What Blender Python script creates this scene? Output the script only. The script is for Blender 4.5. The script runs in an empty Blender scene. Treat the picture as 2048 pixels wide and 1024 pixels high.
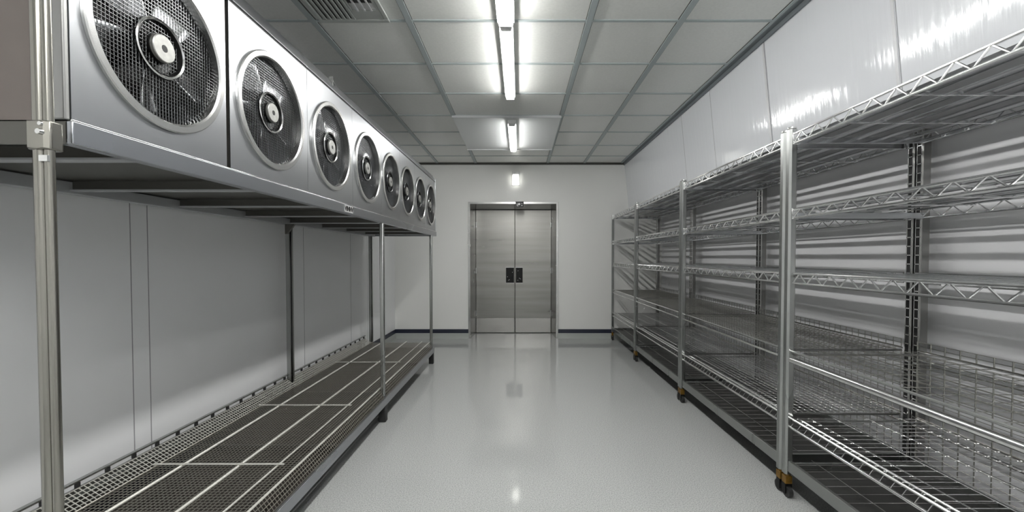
import bpy, math, random
from mathutils import Vector, Matrix
random.seed(4)
PI = math.pi
SC = bpy.context.scene
COL = SC.collection

# ------------------------------------------------------------------ materials
def nt(m):
    m.use_nodes = True
    t = m.node_tree
    return t, t.nodes['Principled BSDF']

def mat(name, col, rough=.5, metal=0., spec=.5, noise=None, bump=None, rvar=None, cvar=0.):
    """noise=(sx,sy,sz,scale) object-space noise; cvar colour variation, rvar roughness variation, bump strength"""
    m = bpy.data.materials.new(name)
    t, b = nt(m)
    b.inputs['Base Color'].default_value = (*col, 1)
    b.inputs['Roughness'].default_value = rough
    b.inputs['Metallic'].default_value = metal
    b.inputs['Specular IOR Level'].default_value = spec
    if noise:
        tc = t.nodes.new('ShaderNodeTexCoord'); mp = t.nodes.new('ShaderNodeMapping')
        mp.inputs['Scale'].default_value = noise[:3]
        n = t.nodes.new('ShaderNodeTexNoise'); n.inputs['Scale'].default_value = noise[3]; n.inputs['Detail'].default_value = 3
        t.links.new(tc.outputs['Object'], mp.inputs['Vector']); t.links.new(mp.outputs['Vector'], n.inputs['Vector'])
        if rvar:
            r = t.nodes.new('ShaderNodeMapRange')
            r.inputs['From Min'].default_value = .3; r.inputs['From Max'].default_value = .7
            r.inputs['To Min'].default_value = rough - rvar; r.inputs['To Max'].default_value = rough + rvar
            t.links.new(n.outputs['Fac'], r.inputs['Value']); t.links.new(r.outputs['Result'], b.inputs['Roughness'])
        if cvar:
            x = t.nodes.new('ShaderNodeMapRange')
            x.inputs['From Min'].default_value = .3; x.inputs['From Max'].default_value = .7
            x.inputs['To Min'].default_value = 1 - cvar; x.inputs['To Max'].default_value = 1 + cvar
            mx = t.nodes.new('ShaderNodeVectorMath'); mx.operation = 'SCALE'
            mx.inputs[0].default_value = col
            t.links.new(n.outputs['Fac'], x.inputs['Value']); t.links.new(x.outputs['Result'], mx.inputs['Scale'])
            t.links.new(mx.outputs['Vector'], b.inputs['Base Color'])
        if bump:
            bp = t.nodes.new('ShaderNodeBump'); bp.inputs['Strength'].default_value = bump[0]; bp.inputs['Distance'].default_value = bump[1]
            t.links.new(n.outputs['Fac'], bp.inputs['Height']); t.links.new(bp.outputs['Normal'], b.inputs['Normal'])
    return m

def emis(name, col, s):
    m = bpy.data.materials.new(name); t, b = nt(m)
    b.inputs['Base Color'].default_value = (.9, .9, .9, 1)
    b.inputs['Emission Color'].default_value = (*col, 1); b.inputs['Emission Strength'].default_value = s
    return m

M = {}
M['wall'] = mat('wall_paint', (.80, .805, .81), .42, noise=(1, 1, .25, 1.2), cvar=.02)
M['wall_back'] = mat('wall_back_paint', (.84, .84, .815), .4, noise=(1, 1, .3, 1.0), cvar=.02)
M['wall_niche'] = mat('wall_niche_panel', (.82, .82, .835), .4)
M['wall_gloss'] = mat('glossy_wall_panel', (.74, .755, .785), .10, spec=.6, noise=(1, 11, .8, 3.0), bump=(.22, .006), rvar=.03)
M['seam'] = mat('panel_seam', (.30, .30, .31), .4)
M['strip'] = mat('panel_joint_strip', (.66, .665, .68), .25)
M['tile'] = mat('ceiling_tile', (.79, .80, .77), .33, spec=.45, noise=(1, 1, 1, 60), bump=(.25, .002), cvar=.03)
M['tile_white'] = mat('ceiling_light_panel', (.66, .68, .68), .3)
M['tee'] = mat('ceiling_tee', (.42, .47, .475), .45)
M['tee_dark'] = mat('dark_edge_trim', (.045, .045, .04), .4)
M['edge'] = mat('edge_trim', (.17, .19, .20), .4)
M['curb'] = mat('cove_curb', (.42, .44, .42), .35)
M['navy'] = mat('navy_band', (.018, .022, .04), .35)
M['steel'] = mat('brushed_steel', (.56, .56, .56), .27, 1., noise=(1, 1, 60, 4), rvar=.05, cvar=.05)
M['panel'] = mat('fan_panel_steel', (.435, .445, .46), .31, 1., noise=(1, .5, .5, 1.5), rvar=.02, cvar=.03)
M['panel_trim'] = mat('fan_lip_steel', (.42, .435, .46), .28, 1., noise=(1, .5, 1, 1.5), rvar=.02, cvar=.03)
M['bright'] = mat('bright_steel', (.78, .78, .77), .16, 1.)
M['chrome'] = mat('chrome_wire', (.80, .80, .80), .14, 1.)
M['slat'] = mat('shelf_slat_steel', (.52, .53, .54), .24, 1., noise=(3, .1, 1, 3), rvar=.03, cvar=.04)
M['post'] = mat('post_steel', (.31, .30, .27), .23, 1., noise=(1, 1, .3, 3), rvar=.02, cvar=.04)
M['post_grey'] = mat('post_grey_steel', (.37, .38, .37), .28, 1., noise=(1, 1, .3, 3), rvar=.02, cvar=.04)
M['slotted'] = mat('slotted_upright', (.30, .30, .29), .3, 1.)
M['slot'] = mat('slot_black', (.02, .02, .02), .6)
M['door'] = mat('door_steel', (.27, .265, .25), .30, 1., noise=(.3, 1, 5, 1.6), rvar=.03, cvar=.14)
M['kick'] = mat('kick_plate', (.44, .43, .41), .26, 1., noise=(1, 1, 1, 2), rvar=.02, cvar=.05)
M['frame'] = mat('door_frame', (.50, .50, .49), .24, 1., noise=(1, 1, 3, 2), rvar=.04, cvar=.05)
M['black'] = mat('black_plastic', (.004, .004, .004), .28, spec=.25)
M['rubber'] = mat('rubber', (.02, .02, .02), .55)
M['inside'] = mat('fan_inside', (.012, .012, .013), .45, .2)
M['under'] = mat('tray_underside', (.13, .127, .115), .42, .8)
M['reflected_brown'] = mat('end_panel_reflection', (.20, .175, .16), .36, .9, noise=(1, 1, 2, 1.5), rvar=.04, cvar=.12)  # brown stands for the dark room mirrored in the steel end
M['endtrim'] = mat('end_corner_trim', (.36, .36, .35), .4, .7)
M['blade'] = mat('fan_blade', (.80, .81, .83), .22, 1.)
M['guard'] = mat('fan_guard', (.22, .225, .23), .25, 1.)
M['ring'] = mat('fan_ring_steel', (.60, .60, .59), .24, 1.)
M['hub'] = mat('hub_disc', (.30, .30, .285), .4, .7, noise=(1, 1, 1, 60), cvar=.1)
M['mesh'] = mat('mesh_wire', (.52, .50, .45), .35, .85)
M['rod'] = mat('rod_pale', (.70, .69, .64), .33, .35)
M['tray'] = mat('deck_shade_bronze', (.05, .042, .035), .5, .3, noise=(1, 1, 1, 3), cvar=.25)  # dark brown for the shaded space below the mesh deck
M['dark_tray'] = mat('dark_tray', (.10, .10, .095), .32, .8, noise=(1, 8, 1, 3), cvar=.2)
M['amber'] = mat('amber_bracket', (.17, .09, .012), .35, .3, noise=(1, 1, 1, 40), cvar=.35)
M['white'] = mat('white_enamel', (.80, .80, .79), .35)
M['vent'] = mat('vent_enamel', (.44, .46, .44), .4)
M['plate'] = mat('name_plate', (.62, .62, .62), .35, .3)
M['lamp'] = emis('tube_light', (1.0, .995, .975), 19.)
M['lamp2'] = emis('wall_light_glow', (1.0, 1.0, .93), 2.0)

# floor: pale speckled glossy epoxy
fm = bpy.data.materials.new('epoxy_floor'); t, b = nt(fm)
tc = t.nodes.new('ShaderNodeTexCoord')
n1 = t.nodes.new('ShaderNodeTexNoise'); n1.inputs['Scale'].default_value = 170; n1.inputs['Detail'].default_value = 4
n2 = t.nodes.new('ShaderNodeTexNoise'); n2.inputs['Scale'].default_value = 1.3; n2.inputs['Detail'].default_value = 4
cr = t.nodes.new('ShaderNodeValToRGB')
cr.color_ramp.elements[0].position = .33; cr.color_ramp.elements[0].color = (.30, .31, .303, 1)
cr.color_ramp.elements[1].position = .62; cr.color_ramp.elements[1].color = (.54, .55, .54, 1)
rr = t.nodes.new('ShaderNodeMapRange'); rr.inputs['To Min'].default_value = .05; rr.inputs['To Max'].default_value = .11
for n in (n1, n2): t.links.new(tc.outputs['Object'], n.inputs['Vector'])
t.links.new(n1.outputs['Fac'], cr.inputs['Fac']); t.links.new(cr.outputs['Color'], b.inputs['Base Color'])
t.links.new(n2.outputs['Fac'], rr.inputs['Value']); t.links.new(rr.outputs['Result'], b.inputs['Roughness'])
M['floor'] = fm
M['rail_grey'] = mat('rail_grey', (.42, .43, .44), .35, .4)
M['mesh_dark'] = mat('mesh_dark', (.34, .335, .31), .35, .9)

# ------------------------------------------------------------------ mesh builder
class MB:
    def __init__(s): s.v = []; s.f = []; s.sm = []
    def add(s, vs, fs, smooth=False):
        o = len(s.v); s.v += [tuple(p) for p in vs]
        for f in fs: s.f.append(tuple(i + o for i in f)); s.sm.append(smooth)
        return s
    def box(s, x0, x1, y0, y1, z0, z1):
        x0, x1 = min(x0, x1), max(x0, x1); y0, y1 = min(y0, y1), max(y0, y1); z0, z1 = min(z0, z1), max(z0, z1)
        return s.add([(x0,y0,z0),(x1,y0,z0),(x1,y1,z0),(x0,y1,z0),(x0,y0,z1),(x1,y0,z1),(x1,y1,z1),(x0,y1,z1)],
              [(0,3,2,1),(4,5,6,7),(0,1,5,4),(1,2,6,5),(2,3,7,6),(3,0,4,7)])
    def tube(s, p, q, r, n=8, r2=None, caps=True):
        p = Vector(p); q = Vector(q); d = (q - p).normalized()
        a = Vector((0,0,1)) if abs(d.z) < .9 else Vector((1,0,0))
        u = d.cross(a).normalized(); w = d.cross(u); r2 = r if r2 is None else r2
        vs = []
        for c, rr_ in ((p, r), (q, r2)):
            for k in range(n):
                t_ = 2*PI*(k+.5)/n
                vs.append(c + u*math.cos(t_)*rr_ + w*math.sin(t_)*rr_)
        fs = [(k, (k+1) % n, n+(k+1) % n, n+k) for k in range(n)]
        s.add(vs, fs, n > 4)
        if caps: s.add(vs, [tuple(range(n))[::-1], tuple(range(n, 2*n))])
        return s
    def lathe(s, prof, n=48, c=(0,0,0), axis='x', closed=False):
        """prof: list of (along, radius)"""
        vs = []
        for (a, r) in prof:
            for k in range(n):
                t_ = 2*PI*k/n
                if axis == 'x': vs.append((c[0]+a, c[1]+r*math.cos(t_), c[2]+r*math.sin(t_)))
                elif axis == 'y': vs.append((c[0]+r*math.cos(t_), c[1]+a, c[2]+r*math.sin(t_)))
                else: vs.append((c[0]+r*math.cos(t_), c[1]+r*math.sin(t_), c[2]+a))
        m = len(prof); fs = []
        for i in range(m if closed else m-1):
            j = (i+1) % m
            for k in range(n):
                fs.append((i*n+k, i*n+(k+1) % n, j*n+(k+1) % n, j*n+k))
        s.add(vs, fs, True)
        if not closed:
            s.add(vs, [tuple(range(n))[::-1], tuple(range((m-1)*n, m*n))])
        return s
    def prism(s, poly, y0, y1, axis='y'):
        """poly of (a,b) extruded along axis"""
        n = len(poly)
        def P(a, b, c): return {'y': (a, c, b), 'x': (c, a, b), 'z': (a, b, c)}[axis]
        vs = [P(a, b, y0) for a, b in poly] + [P(a, b, y1) for a, b in poly]
        fs = [(k, (k+1) % n, n+(k+1) % n, n+k) for k in range(n)] + [tuple(range(n))[::-1], tuple(range(n, 2*n))]
        return s.add(vs, fs)
    def grid(s, o, u, v, nu, nv, r, n=4, r2=None):
        """wires: nu lines spaced along u running along v; nv lines spaced along v running along u"""
        o = Vector(o); u = Vector(u); v = Vector(v)
        for i in range(nu+1): s.tube(o+u*(i/nu), o+u*(i/nu)+v, r, n)
        for j in range(nv+1): s.tube(o+v*(j/nv), o+v*(j/nv)+u, r2 or r, n)
        return s
    def build(s, name, m, parent=None, loc=None, bevel=None, solid=None):
        me = bpy.data.meshes.new(name); me.from_pydata(s.v, [], s.f); me.update()
        me.polygons.foreach_set('use_smooth', s.sm); me.set_sharp_from_angle(angle=math.radians(38))
        me.materials.append(M[m] if isinstance(m, str) else m)
        o = bpy.data.objects.new(name, me); COL.objects.link(o)
        import bmesh
        bm = bmesh.new(); bm.from_mesh(me); bmesh.ops.recalc_face_normals(bm, faces=bm.faces); bm.to_mesh(me); bm.free()
        if loc is not None: o.location = loc
        if parent: o.parent = parent
        if solid:
            d = o.modifiers.new('solid', 'SOLIDIFY'); d.thickness = solid
        if bevel:
            d = o.modifiers.new('bevel', 'BEVEL'); d.width = bevel; d.segments = 2; d.limit_method = 'ANGLE'; d.angle_limit = math.radians(50)
        return o

def tag(o, label=None, cat=None, group=None, kind=None):
    if label: o['label'] = label
    if cat: o['category'] = cat
    if group: o['group'] = group
    if kind: o['kind'] = kind
    return o
def empty(name, loc, label, cat, group=None):
    o = bpy.data.objects.new(name, None); COL.objects.link(o); o.location = loc; o.empty_display_size = .1
    return tag(o, label, cat, group)
def struct(mb, name, m, parent=None, label=None, cat=None, **k):
    o = mb.build(name, m, parent, **k)
    if not parent: tag(o, label, cat, kind='structure')
    return o

# ------------------------------------------------------------------ room
XL, XN, D, Y0, H = -2.05, 2.32, 6.84, -2.6, 2.87
XT, XB, ZB = 1.70, 1.78, 2.10         # upper wall: ceiling line, lower edge
struct(MB().box(XL-.1, XN+.1, Y0-.1, D+.9, -.1, 0), 'floor', 'floor', label='pale grey speckled glossy floor', cat='floor')
ceil = struct(MB().box(XL-.1, XN+.1, Y0-.1, D+.1, H, H+.1), 'ceiling', 'tile', label='grey lay-in tile ceiling', cat='ceiling')
g = MB()
tx = [-1.945, -1.345, -.72, .45, 1.047, 1.655]
for x in tx: g.box(x-.02, x+.02, Y0, D, H-.008, H)
ty = [2.748+.602*k for k in range(-9, 7)]
for y in ty: g.box(XL, XT, y-.011, y+.011, H-.006, H)
g.build('ceiling_grid', 'tee', ceil)
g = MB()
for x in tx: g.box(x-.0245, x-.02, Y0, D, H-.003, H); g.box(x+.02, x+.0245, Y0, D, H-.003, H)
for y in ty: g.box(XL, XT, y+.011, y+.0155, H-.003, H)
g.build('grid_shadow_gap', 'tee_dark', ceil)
p = MB().box(-.737, .448, 4.56, 5.90, H-.022, H-.009)
p.build('lowered_panel', 'tile_white', ceil, bevel=.002)
MB().box(-.737, .448, 4.545, 4.56, H-.03, H-.002).box(-.737, .448, 5.9, 5.915, H-.03, H-.002).build('panel_edge', 'strip', ceil)

struct(MB().box(XL-.1, XL, Y0, D, 0, H), 'wall_left', 'wall', label='left wall of pale grey panels', cat='wall')
w = MB()
for y in (2.198, 2.30, 3.955, 5.05, 5.6): w.box(XL, XL+.0015, y-.0022, y+.0022, 0, H)
struct(w, 'trim_1', 'seam', label='thin vertical seams in the left wall panels', cat='wall seam')
# back wall with door opening
dl, dr, dt = -.83, .608, 2.22
w = MB().box(XL, dl, D, D+.12, 0, H).box(dr, XN+.1, D, D+.12, 0, H).box(dl, dr, D, D+.12, dt, H)
struct(w, 'wall_back', 'wall_back', label='off-white end wall around the steel doors', cat='wall')
struct(MB().box(XL, XN, Y0-.1, Y0, 0, H), 'wall_front', 'wall', label='wall behind the viewpoint', cat='wall')
# right wall: recessed behind the shelving below, bulkhead above
w = MB().prism([(XN, 0), (XN+.12, 0), (XN+.12, H), (XT+.02, H), (XB+.03, ZB), (XN, ZB)], Y0, D)
struct(w, 'wall_right', 'wall_niche', label='pale wall behind the wire shelving', cat='wall')
w = MB().prism([(XT, H), (XB, ZB-.004), (XB+.03, ZB-.004), (XT+.03, H)], Y0, D)  # lean added so the lamps' reflected streaks land higher
struct(w, 'wall_right_upper', 'wall_gloss', label='glossy white upper right wall panels', cat='wall')
w = MB(); w2 = MB()
def xw(z): return XB + (XT-XB)*(z-ZB)/(H-ZB)
for y, ww in ((4.45, .004), (3.79, .004), (2.95, .010), (1.96, .006), (.9, .006), (0, .006), (-1, .006)):
    w.prism([(xw(ZB)-.0015, ZB), (xw(H)-.0015, H), (xw(H)+.002, H), (xw(ZB)+.002, ZB)], y-ww*.35, y+ww*.35)
    if ww > .004: w2.prism([(xw(ZB)-.004, ZB), (xw(H)-.004, H), (xw(H)+.002, H), (xw(ZB)+.002, ZB)], y+.006, y+.024)
struct(w, 'trim_2', 'seam', label='dark vertical seams on the glossy right wall', cat='wall seam')
struct(w2, 'trim_3', 'strip', label='pale raised joint strips on the glossy right wall', cat='wall trim')
# ceiling edge trims
struct(MB().box(XT-.045, XT, Y0, D, H-.012, H-.0005).box(XT-.012, XT, Y0, D, H-.04, H-.012), 'trim_4', 'edge', label='grey edge trim where ceiling meets right wall', cat='ceiling trim')
struct(MB().box(XL, XT, D-.03, D, H-.03, H-.0005), 'trim_5', 'tee_dark', label='dark trim along the top of the end wall', cat='ceiling trim')
struct(MB().box(XL, XL+.03, Y0, D-.03, H-.03, H-.0005), 'trim_6', 'tee', label='grey trim along the top of the left wall', cat='ceiling trim')
# base curbs
def curb(name, x0, x1, y0, y1, lab, along):
    o = MB()
    if along == 'x': o.prism([(y1, 0), (y0-.012, 0), (y0, .05), (y0, .088), (y1, .088)], x0, x1, 'x')
    else: o.box(x0, x1, y0, y1, 0, .088)
    o = struct(o, name, 'curb', label=lab, cat='baseboard')
    c = MB().box(x0, x1, y0+.006, y1, .088, .152) if along == 'x' else MB().box(min(x0, x1)+.004, max(x0, x1)-.004, y0, y1, .088, .152)
    c.build('navy_band', 'navy', o)
curb('baseboard_back', XL, -.845, D-.016, D, 'grey curb with navy band left of the doors', 'x')
curb('baseboard_back', .623, XN, D-.016, D, 'grey curb with navy band right of the doors', 'x')
curb('baseboard_left', XL, XL+.016, Y0, D-.02, 'grey curb with navy band under left wall', 'y')
curb('baseboard_right', XN-.016, XN, Y0, D-.02, 'grey curb with navy band behind wire shelving', 'y')
# door alcove
DP = 7.33
fr = MB()
fr.prism([(-.848, D-.012), (-.815, D-.012), (-.7725, DP), (-.7725, DP+.1), (-.848, DP+.1)], 0, 2.235, 'z')
fr.prism([(.626, D-.012), (.593, D-.012), (.545, DP), (.545, DP+.1), (.626, DP+.1)], 0, 2.235, 'z')
fr.prism([(D-.012, 2.235), (D-.012, 2.205), (DP, 2.165), (DP+.1, 2.165), (DP+.1, 2.235)], -.816, .594, 'x')
o = struct(fr, 'door_frame', 'frame', label='stainless steel surround of the double doors', cat='door frame')
struct(MB().box(-.83, .6, DP+.09, DP+.12, 0, 2.24), 'wall_alcove', 'slot', label='dark gap behind the doors', cat='wall')
for nm, x0, x1, px0, px1, lab in (('door_1', -.7715, -.0915, -.246, -.105, 'left leaf of the stainless steel double doors'),
                                  ('door_2', -.0855, .544, -.072, .046, 'right leaf of the stainless steel double doors')):
    d = struct(MB().box(x0, x1, DP, DP+.045, .006, 2.16), nm, 'door', label=lab, cat='door', bevel=.003)
    MB().box(x0+.004, x1-.004, DP-.004, DP-.0003, .012, .262).build('kick_plate', 'kick', d, bevel=.001)
    pp = MB().box(px0, px1, DP-.012, DP-.0003, .885, 1.155).build('push_plate', 'black', d, bevel=.002)
    fr_ = MB()
    for a, b_, c, e in ((px0-.004, px1+.004, 1.155, 1.159), (px0-.004, px1+.004, .881, .885)): fr_.box(a, b_, DP-.008, DP-.0003, c, e)
    fr_.build('plate_edge', 'bright', pp)
    sc = MB()
    for k in range(4):
        xx = px0+.02+random.random()*(px1-px0-.04); zz = .91+random.random()*.2
        sc.lathe([(-.015, .004), (-.012, .005)], 8, (xx, DP, zz), 'y')
    sc.build('screw', 'bright', pp)
    hg = MB()
    hx = x0+.006 if nm == 'door_1' else x1-.006
    for z in (.35, 1.1, 1.9): hg.tube((hx, DP-.006, z-.05), (hx, DP-.006, z+.05), .006, 8)
    hg.build('hinge', 'bright', d)

# small dark unit on the door head
s_ = empty('door_sensor', (-.008, D-.012, 2.15), 'small dark plate on top of the steel door frame', 'sensor')
MB().prism([(-.066, .088), (.068, .092), (.066, 0), (-.054, -.004)], -.02, 0).build('case', 'black', s_)
k_ = MB()
k_.lathe([(-.0225, .016), (-.02, .017)], 12, (-.005, 0, .048), 'y')
k_.box(.03, .048, -.0215, -.0195, .02, .03).box(.03, .048, -.0215, -.0195, .05, .058).box(-.045, -.04, -.0215, -.0195, .02, .06).box(-.03, -.024, -.0215, -.0195, .01, .055)
k_.build('marking', 'plate', s_)

# glowing wall light
s_ = empty('wall_light', (-.07, D, 2.51), 'small glowing white wall light above the doors', 'light')
MB().box(-.058, .058, -.012, 0, -.004, .224).build('back_plate', 'plate', s_)
MB().box(-.048, .048, -.045, -.012, 0, .165).build('diffuser', 'lamp2', s_, bevel=.006)
MB().box(-.048, .048, -.040, -.012, .167, .22).build('cap', 'white', s_, bevel=.004)
MB().lathe([(-.046, .010), (-.040, .012)], 12, (-.012, 0, .19), 'y').build('indicator', 'plate', s_)

# ------------------------------------------------------------------ ceiling lights
LX = -.09
def ceiling_light(y0, y1, hw, lab, zt=H-.006, sensor=0, x=LX):
    e = empty('ceiling_light', (x, y0, zt), lab, 'light', 'batten lights along the ceiling')
    L = y1-y0
    MB().box(-hw-.010, hw+.010, 0, L, -.040, 0).build('housing', 'white', e, bevel=.003)
    n0 = .03 if sensor == 2 else .012
    MB().prism([(-hw, -.040), (-hw+.006, -.064), (hw-.006, -.064), (hw, -.040)], n0, L-.012).build('diffuser', 'lamp', e, bevel=.004)
    ec = MB().prism([(-hw-.002, -.040), (-hw+.004, -.066), (hw-.004, -.066), (hw+.002, -.040)], 0, n0)
    ec.build('end_cap', 'white' if sensor != 2 else 'plate', e, bevel=.002)
    MB().prism([(-hw-.002, -.040), (-hw+.004, -.066), (hw-.004, -.066), (hw+.002, -.040)], L-.012, L).build('end_cap', 'white', e)
    if sensor:
        MB().lathe([(-.067, .009), (-.067, .013), (-.063, .013), (-.063, .009)], 16, (0, .05, 0), 'z', closed=True).build('sensor', 'black' if sensor == 1 else 'bright', e)
ceiling_light(1.47, 2.70, .046, 'bright batten light nearest the viewer, cut off by top edge')
ceiling_light(2.735, 3.93, .037, 'middle bright batten light with small round sensor at its near end', sensor=1)
ceiling_light(4.64, 5.78, .037, 'far bright batten light on the pale lowered ceiling panel', zt=H-.022, sensor=2)
ceiling_light(.2, 1.43, .046, 'batten light overhead, out of view above')
ceiling_light(-1.6, -.4, .046, 'batten light behind the viewpoint')
ceiling_light(-.9, .3, .046, 'added unseen batten light to the right of the viewpoint', x=.36)  # added out of view to raise the shadow edge on the left wall
ceiling_light(-2.2, -1.0, .046, 'added unseen batten light to the right, behind the viewpoint', x=.36)  # second added lamp, unseen, for the same shadow edge

# ------------------------------------------------------------------ air vent
v = empty('air_vent', (-1.065, 2.16, H-.008), 'grey ceiling air grille with long louvres and dark opening', 'vent')
MB().box(-.225, .225, 0, .03, -.014, 0).box(-.225, .225, .545, .58, -.014, 0).box(-.225, -.20, .03, .545, -.014, 0).box(.20, .225, .03, .545, -.014, 0).build('frame', 'vent', v, bevel=.003)
MB().box(-.20, .20, .03, .545, -.003, 0).build('back_plate', 'slot', v)
for k in range(7):
    x = -.195+k*.031
    MB().prism([(x, -.004), (x+.026, -.014), (x+.029, -.013), (x+.006, -.003)], .032, .543).build('louvre', 'vent', v)
MB().box(.02, .198, .445, .543, -.012, -.004).box(.02, .032, .05, .445, -.012, -.004).box(.18, .198, .05, .445, -.012, -.004).build('cover_plate', 'vent', v, bevel=.002)
MB().box(.034, .178, .38, .444, -.007, -.004).build('inner_flap', 'plate', v)
for x in (.062, .105, .145): MB().box(x, x+.010, .05, .449, -.016, -.008).build('bar', 'strip', v)

# ------------------------------------------------------------------ fan units
XF, ZU = -1.11, 1.668
bounds = [1.04, 1.60, 2.195, 2.78, 3.36, 3.87, 4.40, 4.93, 5.48]
ordn = ['largest fan unit nearest the viewer, at the left end of the row', 'second fan unit from the near end of the steel row',
        'third fan unit from the near end, directly above the small name plate', 'fourth fan unit from the near end of the steel row',
        'fifth fan unit from the near end of the steel row', 'sixth fan unit from the near end of the steel row',
        'seventh fan unit, last but one from the end wall', 'farthest fan unit, nearest the end wall']
shared = {}
def share(key, fn):
    if key not in shared: shared[key] = fn()
    return shared[key]
def inst(src, parent, loc):
    o = src.copy(); COL.objects.link(o); o.parent = parent; o.location = loc
    for ch in src.children:
        c = ch.copy(); COL.objects.link(c); c.parent = o
    return o
PH, FR = .642, .238
cz = 1.982 - ZU
first = {}
for i in range(8):
    y0, y1 = bounds[i], bounds[i+1]
    g0 = .010 if i == 1 else .0015
    g1 = .010 if i == 0 else .0015
    u = empty('fan_unit', (XF, y0, ZU), ordn[i], 'fan unit', 'stainless fan units in a row above the left rack')
    a, b_ = g0, (y1-y0)-g1; cy = (y1-y0)/2
    fr_ = .229 if (y1-y0) > .54 else .217
    # front panel: rectangle with round hole
    n = 64; vs = []; fs = []
    for k in range(n):
        t_ = 2*PI*k/n; c, s = math.cos(t_), math.sin(t_)
        vs.append((0, cy+fr_*c, cz+fr_*s))
    for k in range(n):
        t_ = 2*PI*k/n; c, s = math.cos(t_), math.sin(t_)
        # snap rays nearest to the corners
        ty_ = ((b_-cy) if c > 0 else (cy-a))/max(abs(c), 1e-6); tz_ = ((PH-cz) if s > 0 else cz)/max(abs(s), 1e-6)
        q = min(ty_, tz_); yy, zz = cy+q*c, cz+q*s
        vs.append((0, yy, zz))
    for (Y, Z) in ((b_, PH), (a, PH), (a, 0), (b_, 0)):
        j = min(range(n), key=lambda k: (vs[n+k][1]-Y)**2+(vs[n+k][2]-Z)**2); vs[n+j] = (0, Y, Z)
    vs += [(-.004, p[1], p[2]) for p in vs[:2*n]]
    for k in range(n):
        k2 = (k+1) % n
        fs += [(k, n+k, n+k2, k2), (2*n+k, 2*n+k2, 3*n+k2, 3*n+k), (k, k2, 2*n+k2, 2*n+k), (n+k, 3*n+k, 3*n+k2, n+k2)]
    fp = MB().add(vs, fs).build('front_panel', 'panel', u)
    # housing shell (sides, back, top)
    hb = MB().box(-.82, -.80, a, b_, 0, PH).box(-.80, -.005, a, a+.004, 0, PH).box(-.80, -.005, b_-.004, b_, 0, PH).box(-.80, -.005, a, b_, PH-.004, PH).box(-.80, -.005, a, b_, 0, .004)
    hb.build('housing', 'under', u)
    MB().box(-.8, -.002, a, b_, PH+.0005, PH+.0085).build('gap_shade', 'slot', u)  # black strip draws the shade of the gap under the cap
    MB().prism([(.003, PH+.009), (.003, PH+.016), (-.035, PH+.09), (-.82, PH+.09), (-.82, PH+.009)], a-g0+.0008, b_+g1-.0008).build('top_cap', 'panel', u, bevel=.002)
    # recess + fan
    def mk_ring(fr_=fr_):
        r = MB().lathe([(.0005, fr_+.025), (.008, fr_+.0245), (.011, fr_+.021), (.011, fr_+.003), (.006, fr_-.003), (-.02, fr_-.004), (-.02, fr_-.001), (.0, fr_-.0005)], 72, closed=True)
        return r.build('fan_ring', 'ring', u, (0, cy, cz))
    def mk_duct():
        return MB().lathe([(-.006, fr_+.012), (-.17, fr_+.012), (-.17, .001), (-.168, .001), (-.168, fr_+.009), (-.006, fr_+.009)], 48, closed=True).build('fan_duct', 'inside', u, (0, cy, cz))
    def mk_guard():
        m = MB(); R = fr_-.003; st = .0112; k = -int(R/st)
        while k*st < R:
            p_ = k*st
            if abs(p_) < R-.002:
                h_ = math.sqrt(R*R-p_*p_)
                m.tube((-.0195, p_, -h_), (-.0195, p_, h_), .0015, 6, caps=False)
                m.tube((-.0170, -h_, p_), (-.0170, h_, p_), .0007, 4, caps=False)
            k += 1
        return m.build('fan_guard', 'guard', u, (0, cy, cz))
    def mk_blades():
        res = []
        for q in range(5):
            m = MB(); vs = []; fs = []; nr, na = 5, 6
            for ir in range(nr+1):
                r = .06+(fr_-.075)*ir/nr
                for ia in range(na+1):
                    f = ia/na; sw = math.radians(30+8*math.sin(PI*ir/nr))*f + .22*ir/nr + q*2*PI/5 + .5
                    vs.append((-.034-.040*f-.008*math.sin(PI*f), r*math.cos(sw), r*math.sin(sw)))
            for ir in range(nr):
                for ia in range(na):
                    o_ = ir*(na+1)+ia; fs.append((o_, o_+1, o_+na+2, o_+na+1))
            res.append(m.add(vs, fs, True).build('fan_blade', 'blade', u, (0, cy, cz), solid=.002))
        return res
    def mk_motor():
        mo = MB().lathe([(-.165, .05), (-.06, .05), (-.035, .074), (-.016, .082), (-.010, .083), (-.008, .079), (-.030, .070), (-.036, .046), (-.012, .044)], 40).build('motor', 'black', u, (0, cy, cz))
        MB().lathe([(-.014, .083), (-.009, .089), (-.006, .086), (-.009, .081)], 40, closed=True).build('motor_rim', 'guard' if i else 'bright', mo)
        hbm = MB().lathe([(-.011, .042), (-.002, .0415), (.0, .039), (.0, .011), (-.006, .010)], 32).build('hub_disc', 'hub', mo)
        MB().lathe([(-.006, .0098), (.0004, .0098)], 16).build('hub_hole', 'slot', mo)
        return mo
    if i in (0,) or (abs(fr_-.217) < 1e-6 and 'n' not in first):
        key = 'w' if i == 0 else 'n'
        first[key] = [mk_ring(), mk_duct(), mk_guard(), mk_motor()]+mk_blades()
    else:
        key = 'w' if fr_ > .22 else 'n'
        for src in first[key]: inst(src, u, (0, cy, cz))
    if i == 0:
        # near end panel
        MB().box(-.78, -.045, -.006, .001, .0, PH).build('end_panel', 'reflected_brown', u)
        MB().box(-.043, -.0005, -.014, .0005, 0, PH+.085).build('corner_trim', 'endtrim', u, bevel=.004)
        MB().box(-.82, -.78, -.014, .0005, 0, PH).build('corner_trim', 'endtrim', u, bevel=.004)
    if i == 7:
        MB().box(-.82, .004, b_+.002, b_+.012, 0, PH+.05).build('end_panel', 'panel', u, bevel=.002)
    if i == 2:
        bk = MB().box(-.035, -.012, .33, .338, PH+.05, PH+.104).tube((-.02, .334, PH+.095), (-.02, .38, PH+.072), .005).build('top_bracket', 'bright', u)

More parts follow.
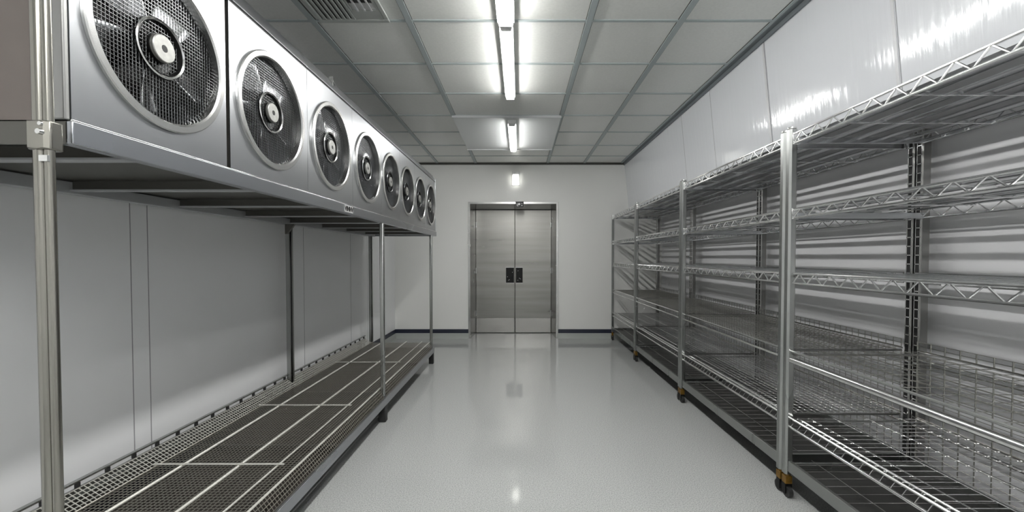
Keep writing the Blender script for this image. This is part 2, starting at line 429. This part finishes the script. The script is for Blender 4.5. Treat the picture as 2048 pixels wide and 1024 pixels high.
# ------------------------------------------------------------------ left rack
rk = empty('equipment_rack', (-1.52, 3.1, 0), 'long steel rack with low mesh platform, carrying the fan units along the left wall', 'rack')
O = Vector((1.52, -3.1, 0))
def R(mb, name, m, parent=rk, **k): return mb.build(name, m, parent, loc=(O if parent is rk else (0, 0, 0)), **k)
# fan tray
R(MB().box(-1.112, -1.096, 1.03, 5.492, 1.608, 1.666).box(-1.13, -1.112, 1.03, 5.492, 1.608, 1.614), 'front_lip', 'panel_trim', bevel=.004)
R(MB().tube((-1.0975, 1.03, 1.6665), (-1.0975, 5.492, 1.6665), .0026, 10), 'lip_highlight', 'chrome')  # chrome bead added to draw the highlight along the lip
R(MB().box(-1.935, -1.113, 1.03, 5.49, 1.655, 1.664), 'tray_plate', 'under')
R(MB().box(-1.945, -1.90, .96, 5.49, 1.60, 1.65), 'back_rail', 'rail_grey', bevel=.003)
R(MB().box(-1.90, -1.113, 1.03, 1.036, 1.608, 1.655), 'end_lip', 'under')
R(MB().box(-1.90, -1.113, 5.484, 5.492, 1.608, 1.655), 'end_lip', 'panel_trim')
for k in range(8):
    y = 1.22+k*.56
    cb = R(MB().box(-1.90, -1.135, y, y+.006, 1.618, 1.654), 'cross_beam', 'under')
    MB().box(-1.90, -1.135, y-.012, y+.03, 1.612, 1.6175).build('flange', 'rail_grey', cb)
for y in (3.38,): R(MB().prism([(-1.90, 1.60), (-1.90, 1.52), (-1.885, 1.52), (-1.82, 1.60)], y, y+.02), 'gusset', 'under')
# name plate
npl = R(MB().box(-1.0963, -1.0945, 2.615, 2.745, 1.618, 1.660), 'name_plate', 'plate', bevel=.0006)
tcv = bpy.data.curves.new('plate_text', 'FONT'); tcv.body = 'VINNV'; tcv.size = .042; tcv.extrude = .0006; tcv.align_x = 'CENTER'; tcv.align_y = 'CENTER'; tcv.offset = .0016
to = bpy.data.objects.new('tmp', tcv); COL.objects.link(to)
dg = bpy.context.evaluated_depsgraph_get(); me = bpy.data.meshes.new_from_object(to.evaluated_get(dg)); bpy.data.objects.remove(to)
Mx = Matrix(((0, 0, 1), (1, 0, 0), (0, 1, 0))).to_4x4()   # x->y, y->z, z->x
me.transform(Matrix.Translation((-1.0940, 2.68, 1.6385)) @ Mx)
me.materials.clear(); me.materials.append(M['black'])
lt = bpy.data.objects.new('plate_lettering', me); COL.objects.link(lt); lt.parent = npl
# front posts
def foot(x, y, parent, h=.15): MB().box(x-.028, x+.028, y-.028, y+.028, 0, h).build('foot', 'rubber', parent, bevel=.006)
pn = R(MB().tube((-1.121, .985, 0.1), (-1.121, .985, 2.60), .0150, 20).tube((-1.0975, .980, .1), (-1.0975, .980, 2.6), .0095, 16), 'post', 'post')
cl = MB().prism([(-1.139, .972), (-1.131, .964), (-1.094, .964), (-1.084, .972), (-1.084, .998), (-1.094, 1.004), (-1.131, 1.004), (-1.139, .998)], 1.580, 1.646, 'z').build('clamp', 'post', pn, bevel=.003)
MB().lathe([(-.008, .006), (0, .007)], 12, (-1.098, .964, 1.618), 'y').build('bolt', 'bright', pn)
MB().lathe([(-.004, .0045), (0, .005)], 12, (-1.098, .964, 1.637), 'y').build('bolt', 'bright', pn)
MB().box(-1.108, -1.088, .966, .972, 1.552, 1.566).build('clip', 'bright', pn)
foot(-1.11, .985, pn, .12)
for y in (3.365, 5.21):
    pn = R(MB().box(-1.128, -1.096, y-.017, y+.017, .12, 1.607), 'post', 'post_grey', bevel=.006)
    foot(-1.112, y, pn, .14)
for y in (1.0, 3.47, 5.36):
    pn = R(MB().box(-1.94, -1.90, y-.016, y+.004, .12, 1.60).box(-1.908, -1.90, y-.016, y+.028, .12, 1.60), 'post', 'post_grey', bevel=.002)
    foot(-1.915, y, pn, .14)
# platform
Ya, Yb = 1.0, 5.23
R(MB().box(-1.094, -1.078, Ya, Yb, .140, .200).box(-1.13, -1.094, Ya, Yb, .140, .146), 'front_rail', 'panel_trim', bevel=.002)
R(MB().box(-1.955, -1.947, Ya, Yb, .20, .318).box(-1.947, -1.925, Ya, Yb, .275, .281), 'platform_back_rail', 'post_grey')
R(MB().box(-1.956, -1.948, Ya, Yb, .338, .352).box(-1.948, -1.936, Ya, Yb, .349, .352), 'slotted_flange', 'post_grey')
y = Ya
while y < Yb: R(MB().box(-1.957, -1.945, y, y+.016, .318, .338), 'flange_tab', 'rubber'); y += .135
R(MB().box(-1.93, -1.10, Ya, Ya+.02, .14, .2).box(-1.93, -1.10, Yb-.012, Yb+.012, .14, .2), 'end_rail', 'post_grey')
R(MB().box(-1.92, -1.13, Ya+.02, Yb-.015, .150, .156), 'under_shade', 'tray')  # dark sheet added in place of the shadowed floor seen through the mesh
R(MB().grid((-1.86, Ya+.02, .262), (.72, 0, 0), (0, Yb-Ya-.04, 0), 36, 200, .0018, 4), 'mesh_deck', 'mesh')
R(MB().grid((-1.139, Ya+.02, .262), (.041, 0, -.062), (0, Yb-Ya-.04, 0), 4, 200, .0018, 4), 'mesh_skirt', 'mesh')
R(MB().grid((-1.944, Ya+.02, .315), (.084, 0, -.053), (0, Yb-Ya-.04, 0), 5, 200, .0022, 4), 'back_mesh', 'rod')  # paler wire puts the lit band along the back into the colour
R(MB().tube((-1.139, Ya, .265), (-1.139, Yb, .265), .006), 'edge_rod', 'rod')
R(MB().tube((-1.86, Ya, .265), (-1.86, Yb, .265), .004), 'edge_rod', 'mesh')
for x, r in ((-1.72, .0075), (-1.43, .0075), (-1.235, .005)):
    R(MB().tube((x, Ya, .270), (x, Yb, .270), r), 'long_rod', 'rod')
for y in (2.1, 2.95, 4.17):
    R(MB().tube((-1.86, y, .279), (-1.20, y, .279), .005), 'cross_rod', 'rod')
for y in (1.5, 2.5, 3.5, 4.5):
    R(MB().box(-1.93, -1.10, y, y+.03, .156, .19), 'joist', 'under')

# ------------------------------------------------------------------ right shelving
XFp, XBp = 1.49, 2.215
def shelving(y0, y1, idx, lab, pw, tops):
    e = empty('wire_shelving_unit', (XFp, (y0+y1)/2, 0), lab, 'shelving unit', 'steel wire shelving units along the right wall')
    c = (y0+y1)/2; a = y0-c; b = y1-c; W = XBp-XFp
    # posts
    for k, yy in enumerate((a, b)):
        s = 1 if k == 0 else -1
        yc = yy+s*pw/2
        p_ = MB().prism([(-pw*.5, yc-pw*.28), (-pw*.28, yc-pw*.5), (pw*.28, yc-pw*.5), (pw*.5, yc-pw*.28), (pw*.5, yc+pw*.28), (pw*.28, yc+pw*.5), (-pw*.28, yc+pw*.5), (-pw*.5, yc+pw*.28)], .13, tops, 'z').build('post', 'post_grey', e, bevel=.002)
        MB().lathe([(tops, pw*.42), (tops+.003, pw*.5), (tops+.010, pw*.5), (tops+.013, pw*.4)], 20, (0, yc, 0), 'z').build('post_cap', 'bright', p_)
        # rear slotted upright
        q = MB().box(W-.02, W-.012, yc-.021, yc+.021, .08, tops).box(W-.012, W+.02, yc-.021, yc-.015, .08, tops).box(W-.012, W+.02, yc+.015, yc+.021, .08, tops).build('slotted_upright', 'slotted', e)
        MB().box(W-.0215, W-.0195, yc-.010, yc+.010, .12, tops-.02).build('slot_strip', 'slot', q)
        rg = MB(); z = .14
        while z < tops-.02: rg.box(W-.0245, W-.0195, yc-.014, yc+.014, z, z+.006); z += .05
        rg.box(W-.0245, W-.0195, yc-.0150, yc-.0110, .1, tops).box(W-.0245, W-.0195, yc+.0110, yc+.0150, .1, tops).build('slot_edging', 'chrome', q)
        # caster
        for xx, nm in ((0, 'caster'), (W, 'caster')):
            cs = MB().tube((xx, yc, .075), (xx, yc, .13), pw*.36, 12).box(xx-pw*.42, xx+pw*.42, yc-pw*.42, yc+pw*.42, .075, .118).build(nm, 'amber', e, bevel=.002)
            MB().tube((xx-.012, yc+s*(.033-pw*.5), .030), (xx+.012, yc+s*(.033-pw*.5), .030), .030, 20).build('wheel', 'rubber', cs, bevel=.003)
            MB().prism([(xx-.019, .02), (xx-.014, .02), (xx-.014, .066), (xx+.014, .066), (xx+.014, .02), (xx+.019, .02), (xx+.019, .0745), (xx-.019, .0745)], yc-.015, yc+.015).build('fork', 'black', cs)
    A, B = a+pw+.001, b-pw-.001
    L = B-A
    def truss(x, zl, zh, r, pitch, parent, m='chrome'):
        t = MB().tube((x, A, zl), (x, B, zl), r, 8).tube((x, A, zh), (x, B, zh), r, 8)
        n = max(2, round(L/pitch)); h = L/n
        for k in range(n):
            y_ = A+k*h
            t.tube((x, y_, zl), (x, y_+h*.5, zh), r*.62, 6).tube((x, y_+h*.5, zh), (x, y_+h, zl), r*.62, 6)
        t.build('truss_rail', m, parent)
    levels = [('slat', 1.950, 2.002, .055), ('slat2', 1.545, 1.592, .055), ('slat3', 1.190, 1.243, .05), ('mesh', .768, .815, .03), ('rod', .395, .445, .045)]
    for kind, zl, zh, pr in levels:
        zd = zh if kind != 'slat' else zl+.012
        sh = MB()
        if kind in ('slat', 'slat2', 'slat3'):
            pitch, wd = {'slat': (.127, .052), 'slat2': (.125, .046), 'slat3': (.0965, .038)}[kind]
            n = int((W-.03)/pitch)+1
            for k in range(n):
                x = .02+k*pitch
                if x+wd > W-.022: wd_ = W-.022-x
                else: wd_ = wd
                if wd_ > .01:
                    sh.prism([(x, zd-.006), (x+.004, zd), (x+wd_-.004, zd), (x+wd_, zd-.006), (x+wd_-.005, zd-.003), (x+.005, zd-.003)], A, B)
            sh = sh.build('shelf', 'slat', e)
            cw = MB()
            nn = 4 if kind == 'slat' else 5
            for k in range(1, nn): cw.tube((0, A+L*k/nn, zd-.010), (W-.024, A+L*k/nn, zd-.010), .0035, 6)
            if kind == 'slat3':
                m_ = 9
                for k in range(m_): cw.tube((.03+k*(W-.06)/m_, A, zd-.008), (.03+k*(W-.06)/m_, B, zd-.008), .0015, 4)
            cw.build('support_wire', 'chrome', sh)
        elif kind == 'mesh':
            nu, nv = (20, int(L/.036)) if idx else (9, int(L/.085))
            sh.grid((0.01, A, zd-.004), (W-.035, 0, 0), (0, L, 0), nu, nv, .0019, 4)
            sh = sh.build('mesh_shelf', 'mesh_dark', e)
        else:
            nv = int(L/.042)
            for j in range(nv+1): sh.tube((.0, A+L*j/nv, zd-.006), (W-.026, A+L*j/nv, zd-.006), .0022, 6)
            for x in (.10, .24, .42, .60): sh.tube((x, A, zd), (x, B, zd), .0032, 6)
            if idx: 
                for k in range(18): sh.tube((.02+k*.038, A, zd-.003), (.02+k*.038, B, zd-.003), .0017, 4)
            sh = sh.build('wire_shelf', 'chrome', e)
        rr_ = .0062
        if kind in ('slat', 'slat2', 'slat3'):
            truss(.0, zl, zh, rr_, .115, sh); truss(W-.03, zl, zh, .005, .115, sh)
        else:
            rb = .018 if kind == 'mesh' and idx == 0 else .0075
            MB().tube((0, A, zh), (0, B, zh), .0068, 8).tube((0, A, zl), (0, B, zl), rb, 12).build('front_rail', 'bright', sh)
            MB().tube((W-.03, A, zh), (W-.03, B, zh), .005, 8).tube((W-.03, A, zl), (W-.03, B, zl), .005, 8).build('back_rail', 'chrome', sh)
            if kind == 'rod':
                st = MB(); n = int(L/.05)
                for k in range(n+1): st.tube((0.002, A+L*k/n, zl), (.035, A+L*k/n, zh-.004), .0022, 5)
                st.tube((.035, A, zh), (.035, B, zh), .0055, 8); st.build('front_ladder', 'chrome', sh)
        # side rails
        for yy in (A+.008, B-.008):
            if kind in ('slat', 'slat2'):
                MB().box(.012, W-.026, yy-.006, yy+.006, zl-.004, zl+.028).build('side_rail', 'slat', sh, bevel=.002)
            else:
                MB().tube((.006, yy, zh-.016), (W-.026, yy, zh-.016), .0065, 8).build('side_rail', 'slotted', sh)
        if kind in ('slat', 'slat2') :
            MB().box(pw*.2-.02, pw*.5+.004, B-.004, B+.0005, zl-.008, zh+.006).build('corner_clip', 'bright', sh, bevel=.001)
            MB().box(pw*.2-.02, pw*.5+.004, A-.0005, A+.004, zl-.008, zh+.006).build('corner_clip', 'bright', sh, bevel=.001)
    # raised back mesh
    for z0, z1 in ((.452, .80), (.822, .868)):
        nu = int(L/(.072 if idx < 1 else .05)); nv = max(2, int((z1-z0)/.045))
        MB().grid((W-.034, A, z0), (0, L, 0), (0, 0, z1-z0), nu, nv, .0034 if idx < 1 else .0024, 5, .0019).build('back_mesh', 'mesh_dark', e)
    if True:
        nu = int(L/(.072 if idx < 1 else .05))
        MB().grid((W-.034, A, .23), (0, L, 0), (0, 0, .21), nu, 5, .0030 if idx < 1 else .0021, 5, .0018).build('back_mesh', 'mesh_dark', e)
    # base
    bs = MB().box(-.012, .006, A, B, .150, .212).box(W-.03, W-.012, A, B, .15, .212).box(.006, W-.03, A, A+.015, .15, .2).box(.006, W-.03, B-.015, B, .15, .2).build('base_frame', 'post_grey', e, bevel=.002)
    MB().box(.006, W-.03, A+.015, B-.015, .165, .171).build('base_tray', 'dark_tray', bs)
    bw = MB()
    for j in range(int(L/.07)): bw.tube((.006, A+.03+j*.07, .205), (W-.03, A+.03+j*.07, .205), .0018, 5)
    bw.tube((.12, A, .209), (.12, B, .209), .0025, 6).tube((.4, A, .209), (.4, B, .209), .0025, 6)
    bw.build('base_wire', 'chrome', bs)
    return e
shelving(.90, 2.325, 0, 'nearest wire shelving unit, running out of the right edge, with double post', .044, 2.030)
shelving(2.332, 3.835, 1, 'second wire shelving unit from the viewer, just behind the wide double post', .044, 2.025)
shelving(3.842, 5.350, 2, 'third wire shelving unit from the viewer, behind two nearer units', .036, 2.02)
shelving(5.362, 6.72, 3, 'farthest wire shelving unit, in the corner beside the end wall', .034, 2.0)

# ------------------------------------------------------------------ camera, world
cam = bpy.data.cameras.new('camera'); co = bpy.data.objects.new('camera', cam); COL.objects.link(co)
F = 835.
pitch = math.radians(1.3)
cam.sensor_width = 36; cam.lens = F/2048*36; cam.clip_start = .05
co.location = (0, 0, 1.33); co.rotation_euler = (PI/2-pitch, 0, 0)
cam.shift_x = -16/2048
cam.shift_y = (F*math.tan(pitch)+3)/2048
SC.camera = co
w = bpy.data.worlds.new('world'); SC.world = w; w.use_nodes = True
w.node_tree.nodes['Background'].inputs[0].default_value = (.5, .5, .5, 1); w.node_tree.nodes['Background'].inputs[1].default_value = .05
vs_ = SC.view_settings
SC.display_settings.display_device = 'sRGB'
vs_.view_transform = 'Standard'; vs_.look = 'None'; vs_.gamma = 1; vs_.use_curve_mapping = False
vs_.exposure = 1.6
cy_ = SC.cycles
cy_.use_denoising = True
cy_.max_bounces = 10; cy_.diffuse_bounces = 6; cy_.glossy_bounces = 6
cy_.sample_clamp_indirect = 6; cy_.caustics_reflective = False; cy_.caustics_refractive = False
